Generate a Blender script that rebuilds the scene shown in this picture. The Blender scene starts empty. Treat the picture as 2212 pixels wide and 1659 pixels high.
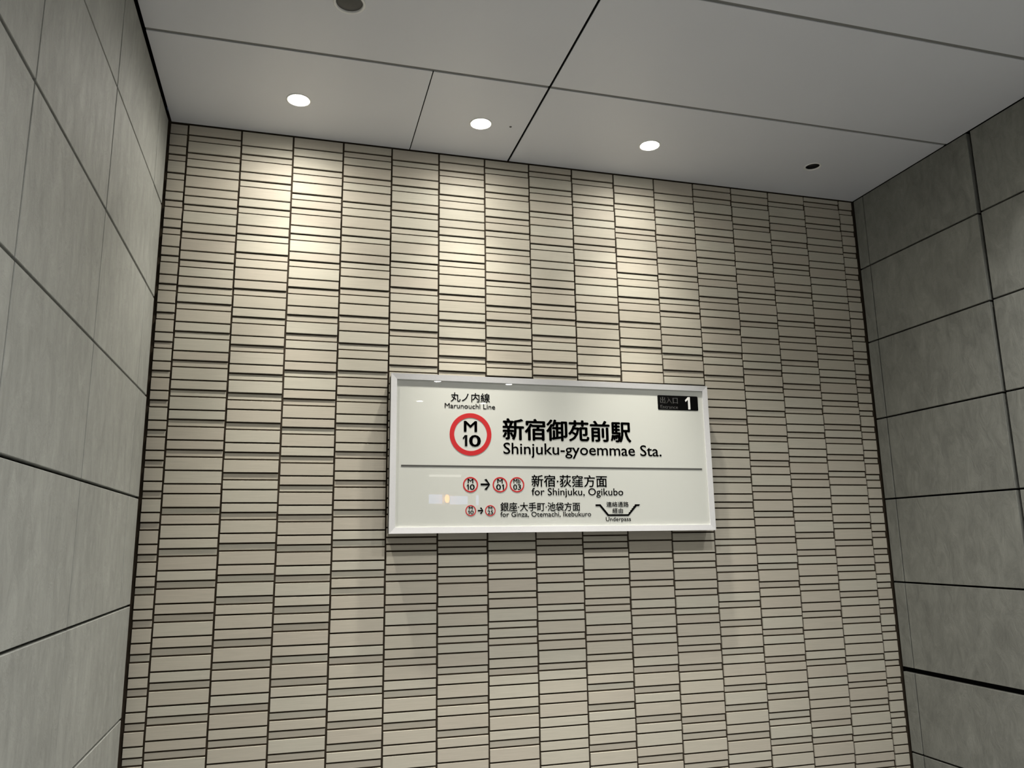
import bpy, bmesh, math, random
from mathutils import Matrix, Vector

# ------------------------------------------------------------------ camera, world, exposure
scene = bpy.context.scene
COL = scene.collection
CEIL = 4.05                      # ceiling height
IMG_W, IMG_H, FPX = 2212, 1659, 1698.95
YAW, PITCH, ROLL = 0.27244, 0.19779, -0.01458
CAM_POS = Vector((0.67525, -4.61011, CEIL - 2.45292))


def cam_axes():
    ca, sa, cb, sb = math.cos(YAW), math.sin(YAW), math.cos(PITCH), math.sin(PITCH)
    f = Vector((sa * cb, ca * cb, sb))
    r0 = Vector((ca, -sa, 0))
    u0 = r0.cross(f)
    return math.cos(ROLL) * r0 + math.sin(ROLL) * u0, -math.sin(ROLL) * r0 + math.cos(ROLL) * u0, f


RIGHT, UP, FWD = cam_axes()
cam_data = bpy.data.cameras.new('camera')
cam_data.sensor_width = 36.0
cam_data.lens = 36.0 * FPX / IMG_W
cam_data.clip_start = 0.05
cam = bpy.data.objects.new('camera', cam_data)
m = Matrix.Identity(4)
for i in range(3):
    m[i][0], m[i][1], m[i][2], m[i][3] = RIGHT[i], UP[i], -FWD[i], CAM_POS[i]
cam.matrix_world = m
COL.objects.link(cam)
scene.camera = cam

world = bpy.data.worlds.new('night')
scene.world = world
world.use_nodes = True
world.node_tree.nodes['Background'].inputs[0].default_value = (0.35, 0.42, 0.6, 1)
world.node_tree.nodes['Background'].inputs[1].default_value = 0.05

vs = scene.view_settings
vs.view_transform = 'Standard'
vs.look = 'None'
vs.gamma = 1.0
vs.exposure = 0.0
vs.use_curve_mapping = False
scene.display_settings.display_device = 'sRGB'

# light levels, all lamps of the room
WARM = (1.0, 0.955, 0.86)
NEUT = (1.0, 0.985, 0.95)
WALL_WIDE = 30.0       # broad part of each wall-side downlight
WALL_BEAM = 370.0      # narrow beam of each wall-side downlight
HALL_BEAM = 180.0      # each downlight of the hall behind
LENS_GLOW = 80.0

random.seed(7)

# ------------------------------------------------------------------ materials


def new_mat(name):
    mt = bpy.data.materials.new(name)
    mt.use_nodes = True
    nt = mt.node_tree
    return mt, nt, nt.nodes['Principled BSDF']


def simple(name, col, rough=0.5, metal=0.0, spec=0.5, noise=0.03, nscale=40.0):
    mt, nt, b = new_mat(name)
    n = nt.nodes.new('ShaderNodeTexNoise')
    n.inputs['Scale'].default_value = nscale
    n.inputs['Detail'].default_value = 3
    g = nt.nodes.new('ShaderNodeNewGeometry')
    nt.links.new(g.outputs['Position'], n.inputs['Vector'])
    mx = nt.nodes.new('ShaderNodeMix')
    mx.data_type = 'RGBA'
    nt.links.new(n.outputs['Fac'], mx.inputs[0])
    mx.inputs[6].default_value = tuple(c * (1 - noise) for c in col) + (1,)
    mx.inputs[7].default_value = tuple(min(1, c * (1 + noise)) for c in col) + (1,)
    nt.links.new(mx.outputs[2], b.inputs['Base Color'])
    b.inputs['Roughness'].default_value = rough
    b.inputs['Metallic'].default_value = metal
    b.inputs['Specular IOR Level'].default_value = spec
    return mt


def emit(name, col, strength):
    mt, nt, b = new_mat(name)
    b.inputs['Base Color'].default_value = (0.8, 0.8, 0.8, 1)
    b.inputs['Emission Color'].default_value = tuple(col) + (1,)
    b.inputs['Emission Strength'].default_value = strength
    return mt


def mapped_noise(nt, scale_vec, scale, detail=4, rough=0.55, dist=0.0):
    g = nt.nodes.new('ShaderNodeNewGeometry')
    mp = nt.nodes.new('ShaderNodeMapping')
    mp.inputs['Scale'].default_value = scale_vec
    nt.links.new(g.outputs['Position'], mp.inputs['Vector'])
    n = nt.nodes.new('ShaderNodeTexNoise')
    n.inputs['Scale'].default_value = scale
    n.inputs['Detail'].default_value = detail
    n.inputs['Roughness'].default_value = rough
    n.inputs['Distortion'].default_value = dist
    nt.links.new(mp.outputs['Vector'], n.inputs['Vector'])
    return n


def tile_material():
    """Pale ceramic strip tile with fine horizontal combing; tone varies piece by piece."""
    mt, nt, b = new_mat('combed_ceramic')
    L = nt.links.new
    oi = nt.nodes.new('ShaderNodeObjectInfo')
    sep = nt.nodes.new('ShaderNodeSeparateColor')
    L(oi.outputs['Color'], sep.inputs[0])
    at = nt.nodes.new('ShaderNodeAttribute')
    at.attribute_name = 'tone'
    add = nt.nodes.new('ShaderNodeMath'); add.operation = 'ADD'
    L(sep.outputs[0], add.inputs[0]); L(at.outputs['Fac'], add.inputs[1])
    ramp = nt.nodes.new('ShaderNodeValToRGB')
    e = ramp.color_ramp.elements
    e[0].position = 0.0; e[0].color = TILE_A + (1,)
    e[1].position = 1.0; e[1].color = TILE_C + (1,)
    k = ramp.color_ramp.elements.new(0.5); k.color = TILE_B + (1,)
    L(add.outputs[0], ramp.inputs[0])
    n = mapped_noise(nt, (0.16, 1, 9.0), 34, 3, 0.6)
    mx = nt.nodes.new('ShaderNodeMix'); mx.data_type = 'RGBA'; mx.blend_type = 'MULTIPLY'
    mx.inputs[0].default_value = 1.0
    cr = nt.nodes.new('ShaderNodeValToRGB')
    cr.color_ramp.elements[0].position = 0.25; cr.color_ramp.elements[0].color = (0.82, 0.82, 0.82, 1)
    cr.color_ramp.elements[1].position = 0.75; cr.color_ramp.elements[1].color = (1, 1, 1, 1)
    L(n.outputs['Fac'], cr.inputs[0])
    L(ramp.outputs[0], mx.inputs[6]); L(cr.outputs[0], mx.inputs[7])
    L(mx.outputs[2], b.inputs['Base Color'])
    bump = nt.nodes.new('ShaderNodeBump')
    bump.inputs['Strength'].default_value = 0.3
    bump.inputs['Distance'].default_value = 0.0008
    L(n.outputs['Fac'], bump.inputs['Height'])
    L(bump.outputs[0], b.inputs['Normal'])
    b.inputs['Roughness'].default_value = 0.62
    b.inputs['Specular IOR Level'].default_value = 0.35
    return mt


def stone_material(name, base, contrast=0.16, slant=10):
    """Grey honed slate with cloudy patches and streaky chiselled relief running mostly upwards."""
    mt, nt, b = new_mat(name)
    L = nt.links.new
    clouds = mapped_noise(nt, (1, 1, 0.7), 3.6, 5, 0.55, 0.8)
    streak = mapped_noise(nt, (16, 14, 6.5), 1.0, 9, 0.76, 0.7)
    streak.inputs['Vector'].links[0].from_node.inputs['Rotation'].default_value = (math.radians(slant), 0, 0)
    oi = nt.nodes.new('ShaderNodeObjectInfo')
    m1 = nt.nodes.new('ShaderNodeMath'); m1.operation = 'MULTIPLY_ADD'
    L(streak.outputs['Fac'], m1.inputs[0]); m1.inputs[1].default_value = 0.75
    m2 = nt.nodes.new('ShaderNodeMath'); m2.operation = 'MULTIPLY_ADD'
    L(clouds.outputs['Fac'], m2.inputs[0]); m2.inputs[1].default_value = 0.35
    m3 = nt.nodes.new('ShaderNodeMath'); m3.operation = 'MULTIPLY'
    L(oi.outputs['Random'], m3.inputs[0]); m3.inputs[1].default_value = 0.06
    L(m3.outputs[0], m2.inputs[2]); L(m2.outputs[0], m1.inputs[2])
    ramp = nt.nodes.new('ShaderNodeValToRGB')
    ramp.color_ramp.elements[0].position = 0.34
    ramp.color_ramp.elements[1].position = 0.82
    lo = tuple(c * (1 - contrast) for c in base); hi = tuple(c * (1 + contrast) for c in base)
    ramp.color_ramp.elements[0].color = lo + (1,)
    ramp.color_ramp.elements[1].color = hi + (1,)
    L(m1.outputs[0], ramp.inputs[0])
    L(ramp.outputs[0], b.inputs['Base Color'])
    bump = nt.nodes.new('ShaderNodeBump')
    bump.inputs['Strength'].default_value = 0.9
    bump.inputs['Distance'].default_value = 0.007
    L(streak.outputs['Fac'], bump.inputs['Height'])
    L(bump.outputs[0], b.inputs['Normal'])
    b.inputs['Roughness'].default_value = 0.6
    b.inputs['Specular IOR Level'].default_value = 0.4
    return mt


TILE_A = (0.480, 0.438, 0.366)
TILE_B = (0.500, 0.464, 0.386)
TILE_C = (0.512, 0.488, 0.410)
M_TILE = tile_material()
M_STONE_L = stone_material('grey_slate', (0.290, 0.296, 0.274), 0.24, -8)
M_STONE_R = stone_material('grey_slate_right', (0.185, 0.188, 0.168), 0.38, 14)  # right wall slate, base set darker than on the left wall
M_MORTAR = simple('dark_mortar', (0.042, 0.032, 0.022), 0.95, 0, 0.1)
M_GAP = simple('black_shadow_gap', (0.004, 0.004, 0.004), 0.95, 0, 0.05)
M_CEIL = simple('painted_metal_panel', (0.60, 0.614, 0.65), 0.34, 0, 0.5, 0.015, 3.0)
M_JOINT = simple('grey_joint_strip', (0.17, 0.17, 0.16), 0.7)
M_FLOOR = simple('floor_stone', (0.165, 0.165, 0.165), 0.45, 0, 0.5, 0.1, 6.0)
M_RIM = simple('white_lamp_rim', (0.75, 0.75, 0.73), 0.4)
M_LENS = emit('lit_lens', (1.0, 0.97, 0.90), LENS_GLOW)
M_DARKGLASS = simple('dark_unlit_lens', (0.012, 0.012, 0.011), 0.35)
M_MESH = simple('dark_grille', (0.05, 0.05, 0.048), 0.5)
M_ALU = simple('brushed_aluminium', (0.74, 0.74, 0.75), 0.38, 0.35, 0.5, 0.04, 90)
M_BLACK = simple('black_housing', (0.006, 0.006, 0.006), 0.5)
M_INK = simple('black_print', (0.003, 0.003, 0.003), 0.9, 0, 0.02)
M_RED = simple('red_print', (0.46, 0.012, 0.015), 0.4)
M_GREYPRINT = simple('grey_print', (0.07, 0.07, 0.065), 0.35)
M_WHITEPRINT = simple('white_print', (0.72, 0.72, 0.70), 0.35)
M_FACADE = simple('facade_render', (0.10, 0.10, 0.11), 0.8)
M_WINLIT = emit('lit_window_glass', (0.36, 0.52, 1.0), 4.0)
M_BANDLIT = emit('lit_fascia', (1.0, 0.95, 0.85), 3.0)
M_LANTERN = emit('orange_lantern_paper', (1.0, 0.28, 0.03), 24.0)


def sign_face_material():
    mt, nt, b = new_mat('white_acrylic_face')
    b.inputs['Base Color'].default_value = (0.55, 0.56, 0.52, 1)
    b.inputs['Roughness'].default_value = 0.28
    b.inputs['Coat Weight'].default_value = 1.0
    b.inputs['Coat Roughness'].default_value = 0.0
    b.inputs['Coat IOR'].default_value = 1.5
    n = mapped_noise(nt, (1, 1, 1), 5, 2)
    bump = nt.nodes.new('ShaderNodeBump')
    bump.inputs['Strength'].default_value = 0.008
    bump.inputs['Distance'].default_value = 0.001
    nt.links.new(n.outputs['Fac'], bump.inputs['Height'])
    nt.links.new(bump.outputs[0], b.inputs['Normal'])
    return mt


M_FACE = sign_face_material()

# ------------------------------------------------------------------ helpers


def obj(name, verts, faces, mat, parent=None, loc=(0, 0, 0)):
    me = bpy.data.meshes.new(name)
    me.from_pydata(verts, [], faces)
    me.update()
    me.materials.append(mat)
    o = bpy.data.objects.new(name, me)
    o.location = loc
    COL.objects.link(o)
    if parent:
        o.parent = parent
    return o


def empty(name, loc, label=None, cat=None, group=None):
    o = bpy.data.objects.new(name, None)
    o.location = loc
    o.empty_display_size = 0.05
    COL.objects.link(o)
    if label:
        o['label'] = label
        o['category'] = cat
    if group:
        o['group'] = group
    return o


def box_data(x0, x1, y0, y1, z0, z1):
    v = [(x0, y0, z0), (x1, y0, z0), (x1, y1, z0), (x0, y1, z0), (x0, y0, z1), (x1, y0, z1), (x1, y1, z1), (x0, y1, z1)]
    f = [(0, 3, 2, 1), (4, 5, 6, 7), (0, 1, 5, 4), (1, 2, 6, 5), (2, 3, 7, 6), (3, 0, 4, 7)]
    return v, f


def box(name, x0, x1, y0, y1, z0, z1, mat, parent=None, loc=(0, 0, 0), bevel=0.0):
    v, f = box_data(x0, x1, y0, y1, z0, z1)
    o = obj(name, v, f, mat, parent, loc)
    if bevel:
        bm = bmesh.new()
        bm.from_mesh(o.data)
        bmesh.ops.bevel(bm, geom=bm.edges[:], offset=bevel, segments=1, affect='EDGES')
        bm.to_mesh(o.data)
        bm.free()
    return o


def lathe(name, prof, mat, parent=None, loc=(0, 0, 0), n=48, smooth=True):
    """prof: list of (radius, z); a radius of 0 closes the surface."""
    v, f, rings = [], [], []
    for r, z in prof:
        if r <= 1e-6:
            rings.append([len(v)]); v.append((0, 0, z))
        else:
            rings.append(list(range(len(v), len(v) + n)))
            v += [(r * math.cos(2 * math.pi * i / n), r * math.sin(2 * math.pi * i / n), z) for i in range(n)]
    for a, b in zip(rings[:-1], rings[1:]):
        for i in range(n):
            j = (i + 1) % n
            if len(a) == 1:
                f.append((a[0], b[i], b[j]))
            elif len(b) == 1:
                f.append((a[i], b[0], a[j]))
            else:
                f.append((a[i], b[i], b[j], a[j]))
    o = obj(name, v, f, mat, parent, loc)
    if smooth:
        for p in o.data.polygons:
            p.use_smooth = True
    return o


def struct(o):
    o['kind'] = 'structure'
    return o


XL, XR = -0.1002, 4.6235
# ------------------------------------------------------------------ tiled end wall
# per column: start below the ceiling, then every tile pitch going down, in millimetres
TILE_COLUMNS = [
    (-1, [33, 39, 75, 54, 40, 76, 41, 76, 55, 40, 74, 54, 40, 74, 54, 39, 75, 55, 39, 75, 54, 40, 75, 54, 38, 74, 54, 38, 74, 54, 38, 74, 53, 38, 74, 54, 38, 75, 53, 39, 74, 53, 39, 75, 53, 39, 74, 54, 39, 74, 54, 40, 75, 55, 39, 75, 54, 39, 74, 53, 39, 73, 53, 38, 75, 54, 40, 74, 55, 39, 74, 55, 39]),
    (0, [13, 54, 39, 74, 38, 53, 53, 73, 54, 54, 39, 74, 55, 40, 75, 56, 41, 58, 57, 41, 55, 40, 75, 55, 38, 75, 54, 38, 74, 54, 39, 75, 54, 39, 75, 53, 39, 74, 73, 53, 74, 38, 53, 73, 54, 39, 74, 55, 39, 76, 54, 39, 75, 55, 40, 76, 54, 39, 75, 53, 39, 74, 53, 39, 75, 54, 39, 75, 54, 39, 75, 54, 39, 75]),
    (1, [22, 75, 55, 39, 75, 53, 40, 74, 55, 40, 75, 54, 40, 75, 39, 54, 75, 54, 39, 75, 54, 38, 74, 54, 39, 74, 54, 39, 74, 40, 54, 74, 39, 75, 54, 39, 75, 38, 54, 73, 52, 39, 73, 54, 39, 74, 54, 39, 75, 39, 54, 74, 54, 39, 74, 38, 54, 73, 54, 38, 74, 54, 38, 75, 54, 39, 75, 54, 39, 75, 54, 40, 74]),
    (2, [0, 75, 54, 74, 39, 54, 74, 39, 54, 39, 74, 53, 39, 74, 54, 39, 74, 54, 40, 74, 55, 39, 74, 39, 53, 74, 54, 38, 74, 54, 38, 75, 53, 38, 73, 53, 38, 73, 53, 38, 73, 53, 38, 74, 53, 38, 74, 52, 38, 73, 53, 39, 53, 39, 75, 53, 40, 75, 40, 54, 75, 39, 55, 39, 74, 39, 75, 54, 39, 75, 54, 39, 75, 54]),
    (3, [4, 54, 39, 53, 75, 39, 54, 74, 39, 54, 74, 53, 39, 75, 54, 39, 54, 75, 39, 55, 75, 40, 55, 75, 39, 54, 74, 39, 54, 53, 38, 74, 54, 39, 74, 52, 38, 74, 53, 38, 75, 54, 39, 75, 54, 40, 75, 54, 40, 54, 39, 74, 54, 73, 73, 53, 39, 73, 53, 39, 74, 54, 39, 74, 39, 55, 39, 75, 54, 39, 75, 54, 39, 75]),
    (4, [25, 54, 40, 75, 55, 39, 75, 55, 39, 75, 39, 54, 75, 53, 39, 53, 73, 38, 53, 73, 53, 53, 38, 53, 74, 54, 39, 75, 55, 39, 75, 54, 39, 75, 55, 39, 75, 54, 40, 75, 54, 39, 75, 55, 39, 39, 75, 54, 39, 74, 54, 39, 74, 53, 74, 53, 39, 74, 53, 39, 75, 54, 39, 74, 53, 74, 54, 39, 75, 54, 39, 75, 54]),
    (5, [-17, 74, 55, 39, 54, 75, 39, 53, 74, 54, 54, 39, 74, 54, 38, 54, 74, 54, 38, 75, 54, 39, 74, 40, 74, 40, 54, 39, 75, 54, 40, 74, 55, 39, 75, 54, 39, 75, 55, 39, 75, 54, 39, 75, 55, 39, 39, 74, 54, 39, 74, 54, 38, 74, 53, 39, 54, 74, 39, 54, 74, 39, 54, 74, 39, 54, 75, 54, 39, 75, 54, 39, 75, 54]),
    (6, [7, 54, 40, 75, 54, 40, 75, 54, 40, 55, 40, 75, 39, 53, 74, 54, 38, 54, 74, 39, 55, 39, 75, 39, 40, 75, 38, 54, 39, 74, 54, 38, 75, 54, 38, 75, 53, 39, 74, 54, 39, 74, 54, 38, 75, 54, 53, 74, 38, 53, 74, 38, 54, 74, 39, 54, 39, 74, 54, 39, 54, 74, 54, 38, 75, 54, 39, 76, 54, 39, 75, 54, 39, 75, 54]),
    (7, [-5, 54, 39, 75, 39, 55, 75, 40, 55, 75, 54, 39, 74, 53, 73, 54, 39, 75, 39, 54, 39, 75, 39, 54, 75, 39, 54, 39, 75, 54, 39, 75, 54, 39, 75, 54, 40, 74, 55, 39, 74, 55, 39, 75, 54, 39, 53, 74, 38, 53, 53, 73, 39, 53, 74, 39, 54, 74, 39, 55, 74, 54, 75, 54, 74, 54, 74, 55, 39, 75, 54, 39, 75]),
    (8, [12, 55, 39, 74, 54, 39, 75, 54, 74, 54, 39, 74, 39, 74, 53, 73, 53, 53, 74, 39, 73, 54, 53, 74, 55, 39, 75, 55, 39, 75, 54, 40, 75, 54, 40, 75, 54, 40, 75, 54, 39, 75, 55, 39, 40, 53, 74, 54, 39, 76, 40, 40, 75, 54, 39, 75, 39, 75, 53, 39, 74, 39, 54, 75, 54, 39, 75, 54, 39, 75, 54, 39, 75]),
    (9, [10, 75, 54, 75, 40, 54, 75, 40, 40, 75, 54, 39, 75, 39, 53, 75, 39, 54, 76, 39, 75, 54, 39, 74, 54, 75, 54, 38, 75, 54, 39, 75, 54, 38, 75, 54, 39, 75, 54, 38, 75, 54, 39, 75, 74, 39, 75, 54, 39, 75, 54, 40, 75, 40, 54, 75, 54, 40, 75, 39, 54, 75, 40, 55, 75, 54, 40, 74, 55, 39, 74, 55, 39]),
    (10, [29, 75, 53, 74, 53, 53, 74, 39, 54, 74, 39, 75, 39, 54, 74, 40, 53, 39, 73, 53, 73, 54, 38, 75, 40, 54, 40, 75, 54, 40, 75, 54, 40, 75, 54, 40, 75, 54, 40, 75, 54, 40, 75, 54, 75, 53, 40, 74, 54, 40, 75, 39, 54, 75, 54, 39, 75, 40, 54, 75, 54, 75, 40, 54, 40, 75, 55, 39, 75, 54, 39, 75]),
    (11, [-31, 75, 54, 39, 75, 40, 74, 54, 39, 75, 54, 39, 75, 38, 54, 74, 38, 53, 53, 75, 38, 74, 54, 39, 53, 74, 38, 53, 73, 53, 75, 38, 54, 75, 38, 53, 74, 53, 38, 74, 53, 38, 73, 53, 73, 39, 53, 75, 39, 54, 74, 54, 39, 75, 40, 54, 75, 39, 54, 74, 53, 39, 75, 39, 75, 54, 40, 75, 54, 39, 75, 54, 39, 75]),
    (12, [-24, 75, 54, 39, 75, 54, 39, 74, 54, 39, 74, 54, 39, 74, 54, 40, 40, 75, 55, 39, 76, 39, 76, 54, 54, 40, 76, 40, 55, 75, 40, 54, 76, 39, 75, 54, 39, 54, 75, 39, 54, 74, 39, 54, 74, 39, 75, 54, 40, 75, 39, 54, 74, 54, 74, 39, 54, 74, 39, 54, 73, 54, 39, 75, 40, 39, 75, 39, 54, 74, 54, 39, 75, 54]),
    (13, [16, 54, 39, 75, 54, 54, 74, 40, 54, 75, 40, 39, 74, 54, 38, 54, 74, 54, 39, 75, 40, 54, 75, 39, 54, 74, 39, 55, 75, 39, 74, 55, 39, 74, 54, 40, 74, 39, 54, 75, 54, 39, 55, 75, 39, 74, 40, 54, 75, 54, 40, 75, 56, 40, 75, 55, 75, 53, 39, 74, 55, 75, 54, 76, 40, 55, 40, 76, 54, 40, 74, 55, 39]),
    (14, [-15, 54, 39, 75, 54, 39, 74, 52, 53, 73, 52, 73, 52, 73, 52, 52, 74, 54, 39, 40, 74, 53, 39, 75, 54, 39, 74, 53, 39, 53, 75, 40, 54, 40, 76, 40, 75, 39, 54, 73, 54, 74, 54, 39, 75, 39, 75, 54, 39, 54, 75, 39, 54, 74, 39, 74, 53, 73, 38, 74, 53, 38, 75, 40, 40, 75, 55, 40, 75, 55, 39, 75, 54]),
    (15, [17, 54, 39, 75, 54, 39, 75, 54, 39, 75, 54, 40, 74, 55, 39, 74, 54, 75, 54, 40, 74, 54, 39, 75, 39, 55, 39, 75, 54, 38, 75, 39, 53, 75, 54, 39, 75, 39, 54, 74, 54, 39, 75, 54, 40, 75, 39, 54, 75, 54, 39, 74, 55, 39, 75, 39, 54, 74, 53, 37, 73, 37, 52, 53, 72, 38, 53, 37, 74, 52, 74, 54, 39, 75]),
]

wall_back = struct(box('wall_back', XL - 0.02, XR + 0.02, 0.0105, 0.20, 0, CEIL + 0.1, M_MORTAR))
VJ, HJ = 0.0108, 0.0092           # vertical and horizontal joint widths
CH = 0.0006                      # arris
RECESS = {'L': 0.0, 'M': 0.0004, 'S': 0.0066}


def tile_shape(w, h):
    """A strip tile centred on its face plane: front at y = 0, back at y = 0.011."""
    a, b = w / 2, h / 2
    v = [(-a, 0.0110, -b), (a, 0.0110, -b), (a, 0.0110, b), (-a, 0.0110, b),
         (-a, CH, -b), (a, CH, -b), (a, CH, b), (-a, CH, b),
         (-a + CH, 0, -b + CH), (a - CH, 0, -b + CH), (a - CH, 0, b - CH), (-a + CH, 0, b - CH)]
    f = [(0, 1, 5, 4), (1, 2, 6, 5), (2, 3, 7, 6), (3, 0, 4, 7),
         (4, 5, 9, 8), (5, 6, 10, 9), (6, 7, 11, 10), (7, 4, 8, 11), (8, 9, 10, 11)]
    return v, f


def project(P):
    d = Vector(P) - CAM_POS
    z = d.dot(FWD)
    return IMG_W / 2 + FPX * d.dot(RIGHT) / z, IMG_H / 2 - FPX * d.dot(UP) / z


tiles = []                       # (x centre, z centre, width, height, kind, tone, y offset)
for col, gaps in TILE_COLUMNS:
    if col == -1:
        xa, xb = -0.098 + 0.001, 0.0 - VJ / 2
    elif col == 15:
        xa, xb = 4.5 + VJ / 2, 4.611
    else:
        xa, xb = col * 0.3 + VJ / 2, (col + 1) * 0.3 - VJ / 2
    z = CEIL
    edges = []
    for g in gaps:
        z -= g / 1000.0
        edges.append(z)
    if gaps[0] > 0:                # cut piece closing the column at the ceiling
        edges[0] = CEIL
    for g, zt, zb in zip(gaps[1:], edges[:-1], edges[1:]):
        kind = 'L' if g >= 64 else ('M' if g > 46 else 'S')
        zt = min(zt, CEIL - 0.004)
        zb = max(zb, 0.0)
        h = zt - zb - HJ
        if h < 0.012:
            continue
        jx = random.uniform(-0.0008, 0.0008)
        tiles.append([(xa + xb) / 2 + jx, (zt + zb) / 2, xb - xa, h, kind, random.random(),
                      RECESS[kind] + random.uniform(-0.0004, 0.0004)])


def seen_area(t):
    x, zc, w, h = t[:4]
    if 1.22 < x < 3.2 and CEIL - 2.38 < zc < CEIL - 1.50:
        return 0.0
    p = [project((x + sx * w / 2, 0, zc + sz * h / 2)) for sx, sz in ((-1, -1), (1, -1), (1, 1), (-1, 1))]
    cx, cy = sum(a[0] for a in p) / 4, sum(a[1] for a in p) / 4
    if not (0 < cx < IMG_W and 0 < cy < IMG_H):
        return 0.0
    return 0.5 * abs(sum(p[i][0] * p[(i + 1) % 4][1] - p[(i + 1) % 4][0] * p[i][1] for i in range(4)))


tiles.sort(key=seen_area, reverse=True)
tile_meshes = {}
for x, zc, w, h, kind, tone, yo in tiles[:300]:
    key = (kind, round(w, 2))
    if key not in tile_meshes:
        v, f = tile_shape(w, h)
        me = bpy.data.meshes.new('tile')
        me.from_pydata(v, [], f)
        me.materials.append(M_TILE)
        tile_meshes[key] = (me, w, h)
    me, w0, h0 = tile_meshes[key]
    o = bpy.data.objects.new('tile', me)
    o.location = (x, yo, zc)
    o.scale = (w / w0, 1, h / h0)
    o.color = (tone, tone, tone, 1)
    o.parent = wall_back
    COL.objects.link(o)
V, F, T = [], [], []
for x, zc, w, h, kind, tone, yo in tiles[300:]:
    v, f = tile_shape(w, h)
    n = len(V)
    V += [(a + x, b + yo, c + zc) for a, b, c in v]
    F += [tuple(i + n for i in q) for q in f]
    T += [tone] * len(v)
rest = obj('tile_field', V, F, M_TILE, wall_back)
rest['kind'] = 'stuff'
rest.color = (0, 0, 0, 1)
at = rest.data.attributes.new('tone', 'FLOAT', 'POINT')
at.data.foreach_set('value', T)

# ------------------------------------------------------------------ stone side walls
YEND = -10.6
LEFT_Z = [CEIL - d for d in (0.035, 0.554, 1.104, 1.656, 2.200, 2.744, 3.290)] + [0.22, 0.0]
LEFT_Y = [-0.080, -0.346, -1.284, -2.222, -3.160, -4.098, -5.036, -5.974, -6.912, -7.850, -8.788, -9.726, YEND]
RIGHT_Z = [CEIL - d for d in (0.006, 0.536, 1.088, 1.644, 2.202, 2.756, 3.316, 3.830)] + [0.0]
RIGHT_Y = [-0.012, -0.110, -1.060, -2.010, -2.960, -3.910, -4.860, -5.810, -6.760, -7.710, -8.660, -9.610, YEND]


def stone_wall(name, side, xface, ys, zs, mat, wide_z=(), wide_y=()):
    back = xface + side * 0.03
    w = struct(box(name, min(back, back + side * 0.2), max(back, back + side * 0.2), YEND, 0.2, 0, CEIL + 0.1, M_GAP))
    for i in range(len(ys) - 1):
        for j in range(len(zs) - 1):
            ga = 0.014 if i in wide_y else 0.004
            gb = 0.014 if (i + 1) in wide_y else 0.004
            gt = 0.016 if j in wide_z else 0.0055
            gbm = 0.016 if (j + 1) in wide_z else 0.0055
            y1 = ys[i] - (0 if i == 0 else ga)
            y0 = ys[i + 1] + gb
            z1 = zs[j] - (0 if j == 0 else gt)
            z0 = zs[j + 1] + (gbm if j < len(zs) - 2 else 0)
            proud = random.uniform(-0.0012, 0.0012)
            x_a, x_b = xface + proud, back
            cx, cy, cz = (x_a + x_b) / 2, (y0 + y1) / 2, (z0 + z1) / 2
            hx, hy, hz = abs(x_b - x_a) / 2, (y1 - y0) / 2, (z1 - z0) / 2
            o = box('stone_panel', -hx, hx, -hy, hy, -hz, hz, mat, w, (cx, cy, cz), bevel=0.0018)
    return w


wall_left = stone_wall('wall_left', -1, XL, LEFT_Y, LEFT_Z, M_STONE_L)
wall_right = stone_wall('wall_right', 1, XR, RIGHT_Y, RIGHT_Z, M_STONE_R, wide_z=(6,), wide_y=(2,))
floor = struct(box('floor', -2.5, 7.5, -16.5, 0.2, -0.1, 0.0, M_FLOOR))

# ------------------------------------------------------------------ ceiling of metal panels
ceiling = struct(box('ceiling', XL - 0.2, XR + 0.2, YEND, 0.2, CEIL + 0.20, CEIL + 0.25, M_GAP))


def panel_with_holes(x0, x1, y0, y1, holes):
    """Metal ceiling panel 18 mm thick with round lamp openings."""
    bm = bmesh.new()
    loops = [[(x0, y0), (x1, y0), (x1, y1), (x0, y1)]]
    for hx, hy, r in holes:
        loops.append([(hx + r * math.cos(2 * math.pi * i / 40), hy + r * math.sin(2 * math.pi * i / 40)) for i in range(40)])
    layers = []
    for z in (CEIL, CEIL + 0.018):
        vs_, es_ = [], []
        for lp in loops:
            vv = [bm.verts.new((a, b, z)) for a, b in lp]
            vs_.append(vv)
            es_ += [bm.edges.new((vv[i], vv[(i + 1) % len(vv)])) for i in range(len(vv))]
        bmesh.ops.triangle_fill(bm, use_beauty=True, use_dissolve=False, edges=es_)
        layers.append(vs_)
    for a, b in zip(*layers):
        for i in range(len(a)):
            j = (i + 1) % len(a)
            bm.faces.new((a[i], a[j], b[j], b[i]))
    bmesh.ops.recalc_face_normals(bm, faces=bm.faces[:])
    me = bpy.data.meshes.new('ceiling_panel')
    bm.to_mesh(me)
    bm.free()
    me.materials.append(M_CEIL)
    o = bpy.data.objects.new('ceiling_panel', me)
    o.parent = ceiling
    COL.objects.link(o)
    return o


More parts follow.
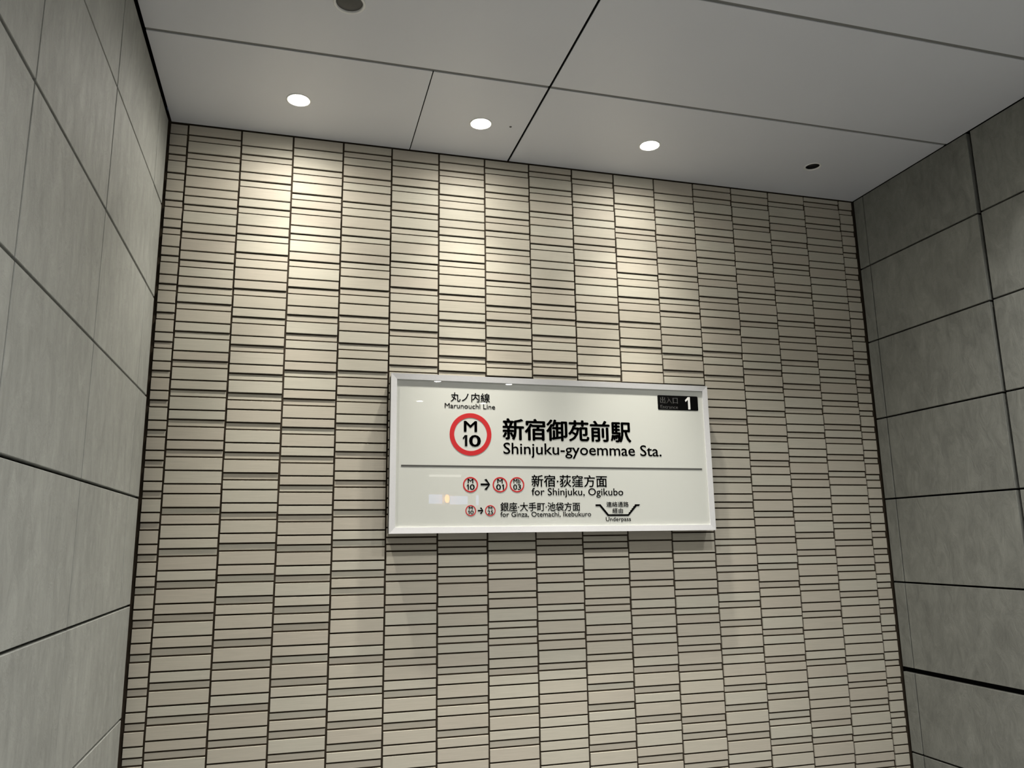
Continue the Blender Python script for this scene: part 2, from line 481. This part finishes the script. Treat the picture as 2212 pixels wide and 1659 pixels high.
LAMP_Y = -0.420
WALL_LAMPS = [0.624, 1.676, 2.776]
UNLIT = (3.975, -0.420)
ROUND = (0.842, -1.316)
HALL_X = [0.50, 1.65, 2.78, 3.93]
HALL_Y = [-2.10, -3.86, -5.62, -7.40, -9.18]
LR = 0.060
openings = [(x, LAMP_Y, LR) for x in WALL_LAMPS] + [(UNLIT[0], UNLIT[1], 0.048), (ROUND[0], ROUND[1], 0.066)]
HALL = [(x, y) for x in HALL_X[:3] for y in HALL_Y if (x, y) != (0.50, -2.10)] + [(4.02, -2.10)] + [(3.93, y) for y in HALL_Y[1:]]
openings += [(x, y, LR) for x, y in HALL]
rows = [-0.004, -0.886, -1.748, -2.618, -3.488, -4.358, -5.228, -6.098, -6.968, -7.838, -8.708, -9.578, YEND]
for i in range(len(rows) - 1):
    xs = [XL + 0.006, 1.957, XR - 0.002]
    if i == 0:
        xs = [XL + 0.006, 1.310, 1.957, XR - 0.002]
    for a, b in zip(xs[:-1], xs[1:]):
        ga = 0.0 if a < 0 else (0.0065 if a > 1.9 else 0.003)
        gb = 0.0 if b > 4 else (0.0065 if b > 1.9 else 0.003)
        y1 = rows[i] - (0.0115 if i else 0)
        y0 = rows[i + 1] + 0.0115
        hs = [h for h in openings if a < h[0] < b and y0 < h[1] < y1]
        panel_with_holes(a + ga, b - gb, y0, y1, hs)
for y in rows[1:-1]:
    for a, b in ((XL + 0.006, 1.9505), (1.9635, XR)):
        box('joint_strip', a, b, y - 0.0115, y + 0.0115, CEIL + 0.005, CEIL + 0.017, M_JOINT, ceiling)
box('seam_gasket', 1.9505, 1.9635, YEND, -0.004, CEIL + 0.004, CEIL + 0.017, M_GAP, ceiling)
box('seam_gasket', 1.307, 1.313, -0.874, -0.004, CEIL + 0.003, CEIL + 0.017, M_GAP, ceiling)
screw = lathe('ceiling_screw', [(0, -0.003), (0.006, -0.003), (0.008, 0.0)], M_MESH, None, (1.858, -0.428, CEIL), 16)
screw['label'] = 'tiny dark screw head in the ceiling just right of the middle lit downlight'
screw['category'] = 'screw'

# ------------------------------------------------------------------ lamps


def spot(name, parent, angle, blend, watts, col, z, radius=0.05):
    ld = bpy.data.lights.new(name, 'SPOT')
    ld.energy = watts
    ld.color = col
    ld.spot_size = math.radians(angle)
    ld.spot_blend = blend
    ld.shadow_soft_size = radius
    lo = bpy.data.objects.new(name, ld)
    lo.location = (0, 0, z)
    lo.parent = parent
    COL.objects.link(lo)
    return lo


def downlight(x, y, label, group, lit=True, r=LR, wall=False, boost=1.0, beam=1.0, wide=1.0):
    t = empty('downlight', (x, y, CEIL), label, 'downlight', group)
    lathe('rim', [(r + 0.0085, 0.0), (r + 0.0085, -0.002), (r + 0.004, -0.0035), (r - 0.002, -0.0025), (r - 0.003, 0.004)], M_RIM, t)
    lathe('housing', [(r - 0.001, 0.0), (r - 0.001, 0.10), (0, 0.10)], M_RIM if lit else M_BLACK, t)
    if lit:
        lathe('lens', [(0, -0.005), (r * 0.35, -0.004), (r * 0.7, -0.001), (r - 0.004, 0.005)], M_LENS, t)
        if wall:
            spot('wide_light', t, 177, 1.0, WALL_WIDE * boost * wide, WARM, -0.045, 0.04)
            spot('flood_light', t, 90, 1.0, 125.0 * boost, WARM, -0.045, 0.04)
            spot('beam', t, 46, 1.0, WALL_BEAM * beam, WARM, -0.045, 0.04)
        else:
            spot('wide_light', t, 124, 1.0, HALL_BEAM, NEUT, -0.045, 0.04)
    else:
        lathe('lens', [(0, 0.014), (r * 0.5, 0.016), (r - 0.002, 0.022)], M_DARKGLASS, t)
    return t


downlight(WALL_LAMPS[0], LAMP_Y, 'leftmost of the three lit round downlights in the ceiling above the tiled wall', None, wall=True, boost=0.85, beam=0.75, wide=1.55)
downlight(WALL_LAMPS[1], LAMP_Y, 'middle of the three lit round downlights, left of the black ceiling seam', None, wall=True, boost=0.85)
downlight(WALL_LAMPS[2], LAMP_Y, 'rightmost of the three lit round downlights, right of the black ceiling seam', None, wall=True, boost=0.8, beam=1.05)
downlight(UNLIT[0], UNLIT[1], 'dark unlit round downlight near the right-hand corner of the ceiling', None, lit=False, r=0.048)
for x, y in HALL:
    downlight(x, y, 'lit round downlight of the rows in the hall ceiling away from the tiled wall', 'downlights of the hall ceiling')
rf = empty('ceiling_fitting', (ROUND[0], ROUND[1], CEIL), 'round dark grey ceiling fitting with a pale rim at the top edge of the picture', 'ceiling fitting')
R0 = 0.066
lathe('rim', [(R0 + 0.008, 0.0), (R0 + 0.008, -0.004), (R0 + 0.004, -0.007), (R0 - 0.004, -0.005), (R0 - 0.005, 0.004)], M_RIM, rf)
lathe('housing', [(R0 - 0.001, 0.0), (R0 - 0.001, 0.08), (0, 0.08)], M_BLACK, rf)
lathe('grille', [(0, -0.004), (R0 * 0.5, -0.003), (R0 - 0.006, 0.002)], M_MESH, rf)

# ------------------------------------------------------------------ station sign
SX0, SX1, SZT, SZB = 1.205, 3.252, CEIL - 1.478, CEIL - 2.400
SY = -0.100
sign = empty('station_sign', ((SX0 + SX1) / 2, 0, SZB),
             'white wall-mounted station name board with aluminium frame and a red ring symbol reading M 10', 'sign')
SW, SH = SX1 - SX0, SZT - SZB
OX, OZ = -SW / 2, SH             # local origin of (u, v): top left corner, v downwards
box('housing', -SW / 2 + 0.004, SW / 2 - 0.004, SY + 0.012, -0.001, 0.004, SH - 0.004, M_BLACK, sign)
FW = 0.034


def rail(pts_out, pts_in):
    """Mitred frame rail: outer and inner edge, 14 mm proud with a sloping inner lip."""
    (a, b), (c, d) = pts_out, pts_in
    y0, y1, y2 = SY + 0.014, SY - 0.006, SY - 0.003
    v = [(a[0], y0, a[1]), (b[0], y0, b[1]), (a[0], y1, a[1]), (b[0], y1, b[1]),
         (c[0], y2, c[1]), (d[0], y2, d[1]), (c[0], y0, c[1]), (d[0], y0, d[1])]
    f = [(0, 1, 3, 2), (2, 3, 5, 4), (4, 5, 7, 6), (6, 7, 1, 0), (0, 2, 4, 6), (1, 7, 5, 3)]
    return obj('frame_rail', v, f, M_ALU, sign)


W2 = SW / 2
O = [(-W2, 0), (W2, 0), (W2, SH), (-W2, SH)]
I = [(-W2 + FW, FW), (W2 - FW, FW), (W2 - FW, SH - FW), (-W2 + FW, SH - FW)]
for k in range(4):
    j = (k + 1) % 4
    r_ = rail((O[k], O[j]), (I[k], I[j]))
    bmx = bmesh.new(); bmx.from_mesh(r_.data)
    bmesh.ops.recalc_face_normals(bmx, faces=bmx.faces[:]); bmx.to_mesh(r_.data); bmx.free()
FY = SY + 0.006                  # face of the white panel
panel = box('face_panel', -W2 + FW - 0.004, W2 - FW + 0.004, FY, FY + 0.005, FW - 0.004, SH - FW + 0.004, M_FACE, sign)
PY = FY - 0.0012                 # front of the print


def flat_shape(name, outlines, mat, parent, y=PY, depth=0.0010, label=None):
    """Extruded flat graphic from closed outlines in sign coordinates (u right, v up, v<=0)."""
    bm = bmesh.new()
    lay = []
    for yy in (y, y + depth):
        vs_, es_ = [], []
        for lp in outlines:
            vv = [bm.verts.new((OX + a, yy, OZ + b)) for a, b in lp]
            vs_.append(vv)
            es_ += [bm.edges.new((vv[i], vv[(i + 1) % len(vv)])) for i in range(len(vv))]
        bmesh.ops.triangle_fill(bm, use_beauty=True, use_dissolve=False, edges=es_)
        lay.append(vs_)
    for a, b in zip(*lay):
        for i in range(len(a)):
            j = (i + 1) % len(a)
            bm.faces.new((a[i], a[j], b[j], b[i]))
    bmesh.ops.recalc_face_normals(bm, faces=bm.faces[:])
    me = bpy.data.meshes.new(name)
    bm.to_mesh(me); bm.free()
    me.materials.append(mat)
    o = bpy.data.objects.new(name, me)
    o.parent = parent
    COL.objects.link(o)
    if label:
        o['label'] = label
    return o


def text(body, u0, u1, vt, vb, mat, parent, weight=0.0, latin=True, y=PY, label=None, name='lettering', spacing=1.0):
    """Text fitted to a rectangle: ink from u0 to u1; cap top at vt and baseline (latin) or ink bottom at vb."""
    cu = bpy.data.curves.new(name, 'FONT')
    cu.body = body
    cu.size = 1.0
    cu.extrude = 0.0
    cu.resolution_u = 3
    cu.space_character = spacing
    tmp = bpy.data.objects.new(name, cu)
    COL.objects.link(tmp)
    dg = bpy.context.evaluated_depsgraph_get()
    me = bpy.data.meshes.new_from_object(tmp.evaluated_get(dg))
    bpy.data.objects.remove(tmp)
    xs = [v.co.x for v in me.vertices]
    ys = [v.co.y for v in me.vertices]
    if latin:
        ybase, ytop = 0.0, max(ys)
    else:
        ybase, ytop = min(ys), max(ys)
    sx = (u1 - u0) / (max(xs) - min(xs))
    sy = (vt - vb) / (ytop - ybase)
    mnx = min(xs)
    bm = bmesh.new(); bm.from_mesh(me)
    for v in bm.verts:
        v.co = Vector((OX + u0 + (v.co.x - mnx) * sx, y, OZ + vb + (v.co.y - ybase) * sy))
    for f in bm.faces:
        if f.normal.y > 0:
            f.normal_flip()
    if weight:                   # heavier strokes: the outline repeated a hair to each side
        w = weight * sx
        base = bm.faces[:]
        for ddx, ddz in ((w, 0), (-w, 0), (0, w * 0.7), (0, -w * 0.7)):
            dup = bmesh.ops.duplicate(bm, geom=base)
            for g in dup['geom']:
                if isinstance(g, bmesh.types.BMVert):
                    g.co.x += ddx
                    g.co.z += ddz
    ext = bmesh.ops.extrude_face_region(bm, geom=bm.faces[:])
    for g in ext['geom']:
        if isinstance(g, bmesh.types.BMVert):
            g.co.y += 0.0009
    bm.normal_update()
    bm.to_mesh(me); bm.free()
    me.materials.clear()
    me.materials.append(mat)
    for p in me.polygons:
        p.material_index = 0
    me.name = name
    o = bpy.data.objects.new(name, me)
    o.parent = parent
    COL.objects.link(o)
    if label:
        o['label'] = label
    return o


def circle(u, v, r, n=56):
    return [(u + r * math.cos(2 * math.pi * i / n), v + r * math.sin(2 * math.pi * i / n)) for i in range(n)]


def numeral_one(u0, u1, vt, vb, mat, parent, y=PY, fat=0.19):
    w, s = u1 - u0, (vt - vb)
    k = s * fat
    flat_shape('lettering', [[(u0, vt - s * 0.27), (u0 + w - k, vt), (u1, vt), (u1, vb), (u1 - k, vb), (u1 - k, vt - s * 0.22), (u0 + s * 0.05, vt - s * 0.40)]],
               mat, parent, y=y)


def ring(u, v, ro, ri, top, bottom, wt, label, rt, rb):
    g = flat_shape('line_symbol', [circle(u, v, ro), circle(u, v, ri)], M_RED, sign, label=label)
    text(top, u + rt[0], u + rt[1], v + rt[2], v + rt[3], M_INK, g, wt)
    u0, u1, vt, vb = u + rb[0], u + rb[1], v + rb[2], v + rb[3]
    mid = (u0 + u1) / 2
    hgt = vt - vb
    if bottom == '10':
        numeral_one(u0, u0 + hgt * 0.42, vt, vb, M_INK, g, fat=0.23)
        text('0', u0 + hgt * 0.62, u1, vt, vb, M_INK, g, wt)
    elif bottom == '01':
        text('0', u0, u1 - hgt * 0.62, vt, vb, M_INK, g, wt)
        numeral_one(u1 - hgt * 0.42, u1, vt, vb, M_INK, g, fat=0.23)
    else:
        text(bottom, u0, u1, vt, vb, M_INK, g, wt)
    return g


text('丸ノ内線', 0.354, 0.592, -0.100, -0.155, M_INK, sign, 0.010, False, label='black lettering reading 丸ノ内線')
text('Marunouchi Line', 0.318, 0.624, -0.166, -0.1945, M_INK, sign, 0.004, label='black lettering reading Marunouchi Line')
ring(0.4735, -0.349, 0.1265, 0.099, 'M', '10', 0.020, 'large red ring symbol reading M 10',
     (-0.039, 0.037, 0.078, 0.016), (-0.048, 0.059, -0.005, -0.071))
text('新宿御苑前駅', 0.672, 1.498, -0.248, -0.377, M_INK, sign, 0.026, False, label='large black lettering reading 新宿御苑前駅')
text('Shinjuku-gyoemmae Sta.', 0.6735, 1.7025, -0.394, -0.461, M_INK, sign, 0.008, label='black lettering reading Shinjuku-gyoemmae Sta.')
flat_shape('rule', [[(0.065, -0.5335), (1.981, -0.5345), (1.981, -0.5445), (0.065, -0.5435)]], M_GREYPRINT, sign,
           label='thin dark grey rule across the board')
sm = ((-0.016, 0.016, 0.034, 0.008), (-0.023, 0.024, 0.002, -0.029))
ring(0.4715, -0.6452, 0.0450, 0.0375, 'M', '10', 0.012, 'small red ring symbol reading M 10', *sm)
ring(0.6495, -0.6447, 0.0450, 0.0375, 'M', '01', 0.012, 'small red ring symbol reading M 01', *sm)
ring(0.7535, -0.6442, 0.0450, 0.0375, 'Mb', '03', 0.012, 'small red ring symbol reading Mb 03',
     (-0.021, 0.021, 0.034, 0.008), sm[1])
sd = ((-0.011, 0.011, 0.023, 0.005), (-0.016, 0.017, 0.001, -0.021))
ring(0.4722, -0.7950, 0.0315, 0.0262, 'M', '10', 0.010, 'smallest red ring symbol reading M 10', *sd)
ring(0.5892, -0.7954, 0.0315, 0.0262, 'M', '25', 0.010, 'smallest red ring symbol reading M 25', *sd)


def arrow(u0, u1, v, hh, th):
    s = hh * 0.98
    k = th * 1.25
    pts = [(u0, v + th / 2), (u1 - th, v + th / 2), (u1 - s - k * 0.15, v + hh - k * 0.35), (u1 - s + k * 0.75, v + hh),
           (u1, v), (u1 - s + k * 0.75, v - hh), (u1 - s - k * 0.15, v - hh + k * 0.35), (u1 - th, v - th / 2), (u0, v - th / 2)]
    flat_shape('arrow', [pts], M_INK, sign)


arrow(0.532, 0.589, -0.6435, 0.033, 0.0115)
arrow(0.514, 0.547, -0.7952, 0.019, 0.0078)
text('新宿·荻窪方面', 0.845, 1.3267, -0.5845, -0.656, M_INK, sign, 0.012, False, label='black lettering reading 新宿·荻窪方面')
text('for Shinjuku, Ogikubo', 0.844, 1.4315, -0.663, -0.7055, M_INK, sign, 0.006, label='black lettering reading for Shinjuku, Ogikubo')
text('銀座·大手町·池袋方面', 0.651, 1.1468, -0.7475, -0.799, M_INK, sign, 0.012, False, label='black lettering reading 銀座·大手町·池袋方面')
text('for Ginza, Otemachi, Ikebukuro', 0.650, 1.2162, -0.8025, -0.8315, M_INK, sign, 0.005, label='black lettering reading for Ginza, Otemachi, Ikebukuro')
# underpass pictogram: two stepped flights down to a passage
t = 0.011
stairs = [(1.2474, -0.7600), (1.2800, -0.7600)]
n = 5
for i in range(n):
    a = 1.2800 + (1.3310 - 1.2800) * (i + 1) / n
    b0 = -0.7600 - (0.8200 - 0.7600) * (i + 0.45) / n
    b1 = -0.7600 - (0.8200 - 0.7600) * (i + 1) / n
    stairs += [(a - 0.004, b0 - 0.002), (a, b1)]
stairs += [(1.4555, -0.8200)]
for i in range(n):
    a = 1.4555 + (1.5080 - 1.4555) * (i + 0.55) / n
    b = -0.8200 + 0.0600 * (i + 1) / n
    stairs += [(a, b - 0.010), (a + 0.003, b)]
stairs += [(1.5400, -0.7600), (1.5330, -0.7710), (1.5180, -0.7710), (1.4615, -0.8310), (1.3240, -0.8310), (1.2730, -0.7710), (1.2474, -0.7710)]
flat_shape('underpass_pictogram', [stairs], M_INK, sign, label='black pictogram of stairs leading down to an underpass and up again')
text('連絡通路', 1.3185, 1.4640, -0.7445, -0.7755, M_INK, sign, 0.006, False, label='small black lettering reading 連絡通路')
text('経由', 1.3565, 1.4250, -0.7835, -0.8135, M_INK, sign, 0.006, False, label='small black lettering reading 経由')
text('Underpass', 1.3110, 1.4752, -0.8365, -0.8605, M_INK, sign, 0.004, label='small black lettering reading Underpass')
# entrance number plate


def rounded(u0, u1, v0, v1, r, n=6):
    pts = []
    for cx, cy, a0 in ((u1 - r, v1 - r, 0), (u0 + r, v1 - r, 90), (u0 + r, v0 + r, 180), (u1 - r, v0 + r, 270)):
        for i in range(n + 1):
            a = math.radians(a0 + 90 * i / n)
            pts.append((cx + r * math.cos(a), cy + r * math.sin(a)))
    return pts


plate = flat_shape('entrance_plate', [rounded(1.6952, 1.9797, -0.1632, -0.0692, 0.007)], M_INK, sign,
                   label='black rounded label with white lettering reading 出入口 Entrance 1')
text('出入口', 1.7135, 1.8358, -0.0800, -0.1215, M_WHITEPRINT, plate, 0.004, False, y=PY - 0.0006)
text('Entrance', 1.7140, 1.8354, -0.1330, -0.1545, M_WHITEPRINT, plate, 0.003, y=PY - 0.0006)
numeral_one(1.8880, 1.9240, -0.0755, -0.1560, M_WHITEPRINT, plate, y=PY - 0.0006)

# ------------------------------------------------------------------ the street front opposite, seen mirrored in the board
facade = struct(box('wall_street', -6.0, 12.0, -16.5, -16.2, 0, 7.0, M_FACADE))


def shop_window(x0, x1, z0, z1, mat, label):
    t = empty('lit_window', ((x0 + x1) / 2, -16.195, z0), label, 'window')
    h, w = z1 - z0, (x1 - x0) / 2
    box('pane', -w, w, 0.0, 0.01, 0, h, mat, t)
    for a, b, c, d in ((-w - .04, -w, 0, h), (w, w + .04, 0, h), (-w - .04, w + .04, -.04, 0), (-w - .04, w + .04, h, h + .04)):
        box('frame', a, b, 0.0, 0.05, c, d, M_ALU, t)
    return t


shop_window(4.12, 4.48, 2.60, 2.84, M_WINLIT, 'small bluish lit window mirrored in the board, left of the orange lantern')
shop_window(4.68, 5.16, 2.58, 2.80, M_WINLIT, 'wide bluish lit window mirrored in the board, right of the orange lantern')
shop_window(5.38, 5.46, 2.56, 2.82, M_WINLIT, 'narrow bluish lit window mirrored in the board, beside the wide one')
shop_window(4.12, 4.98, 3.30, 3.36, M_BANDLIT, 'thin warm lit fascia mirrored in the board above the bluish windows')
lan = empty('paper_lantern', (4.575, -16.0, 2.62), 'orange paper lantern mirrored in the board between two bluish windows', 'lantern')
lathe('shade', [(0, 0), (0.03, 0.0), (0.06, 0.06), (0.06, 0.14), (0.03, 0.20), (0, 0.20)], M_LANTERN, lan)
box('bracket', -0.01, 0.01, -0.2, 0.0, 0.20, 0.22, M_BLACK, lan)

bpy.context.view_layer.update()
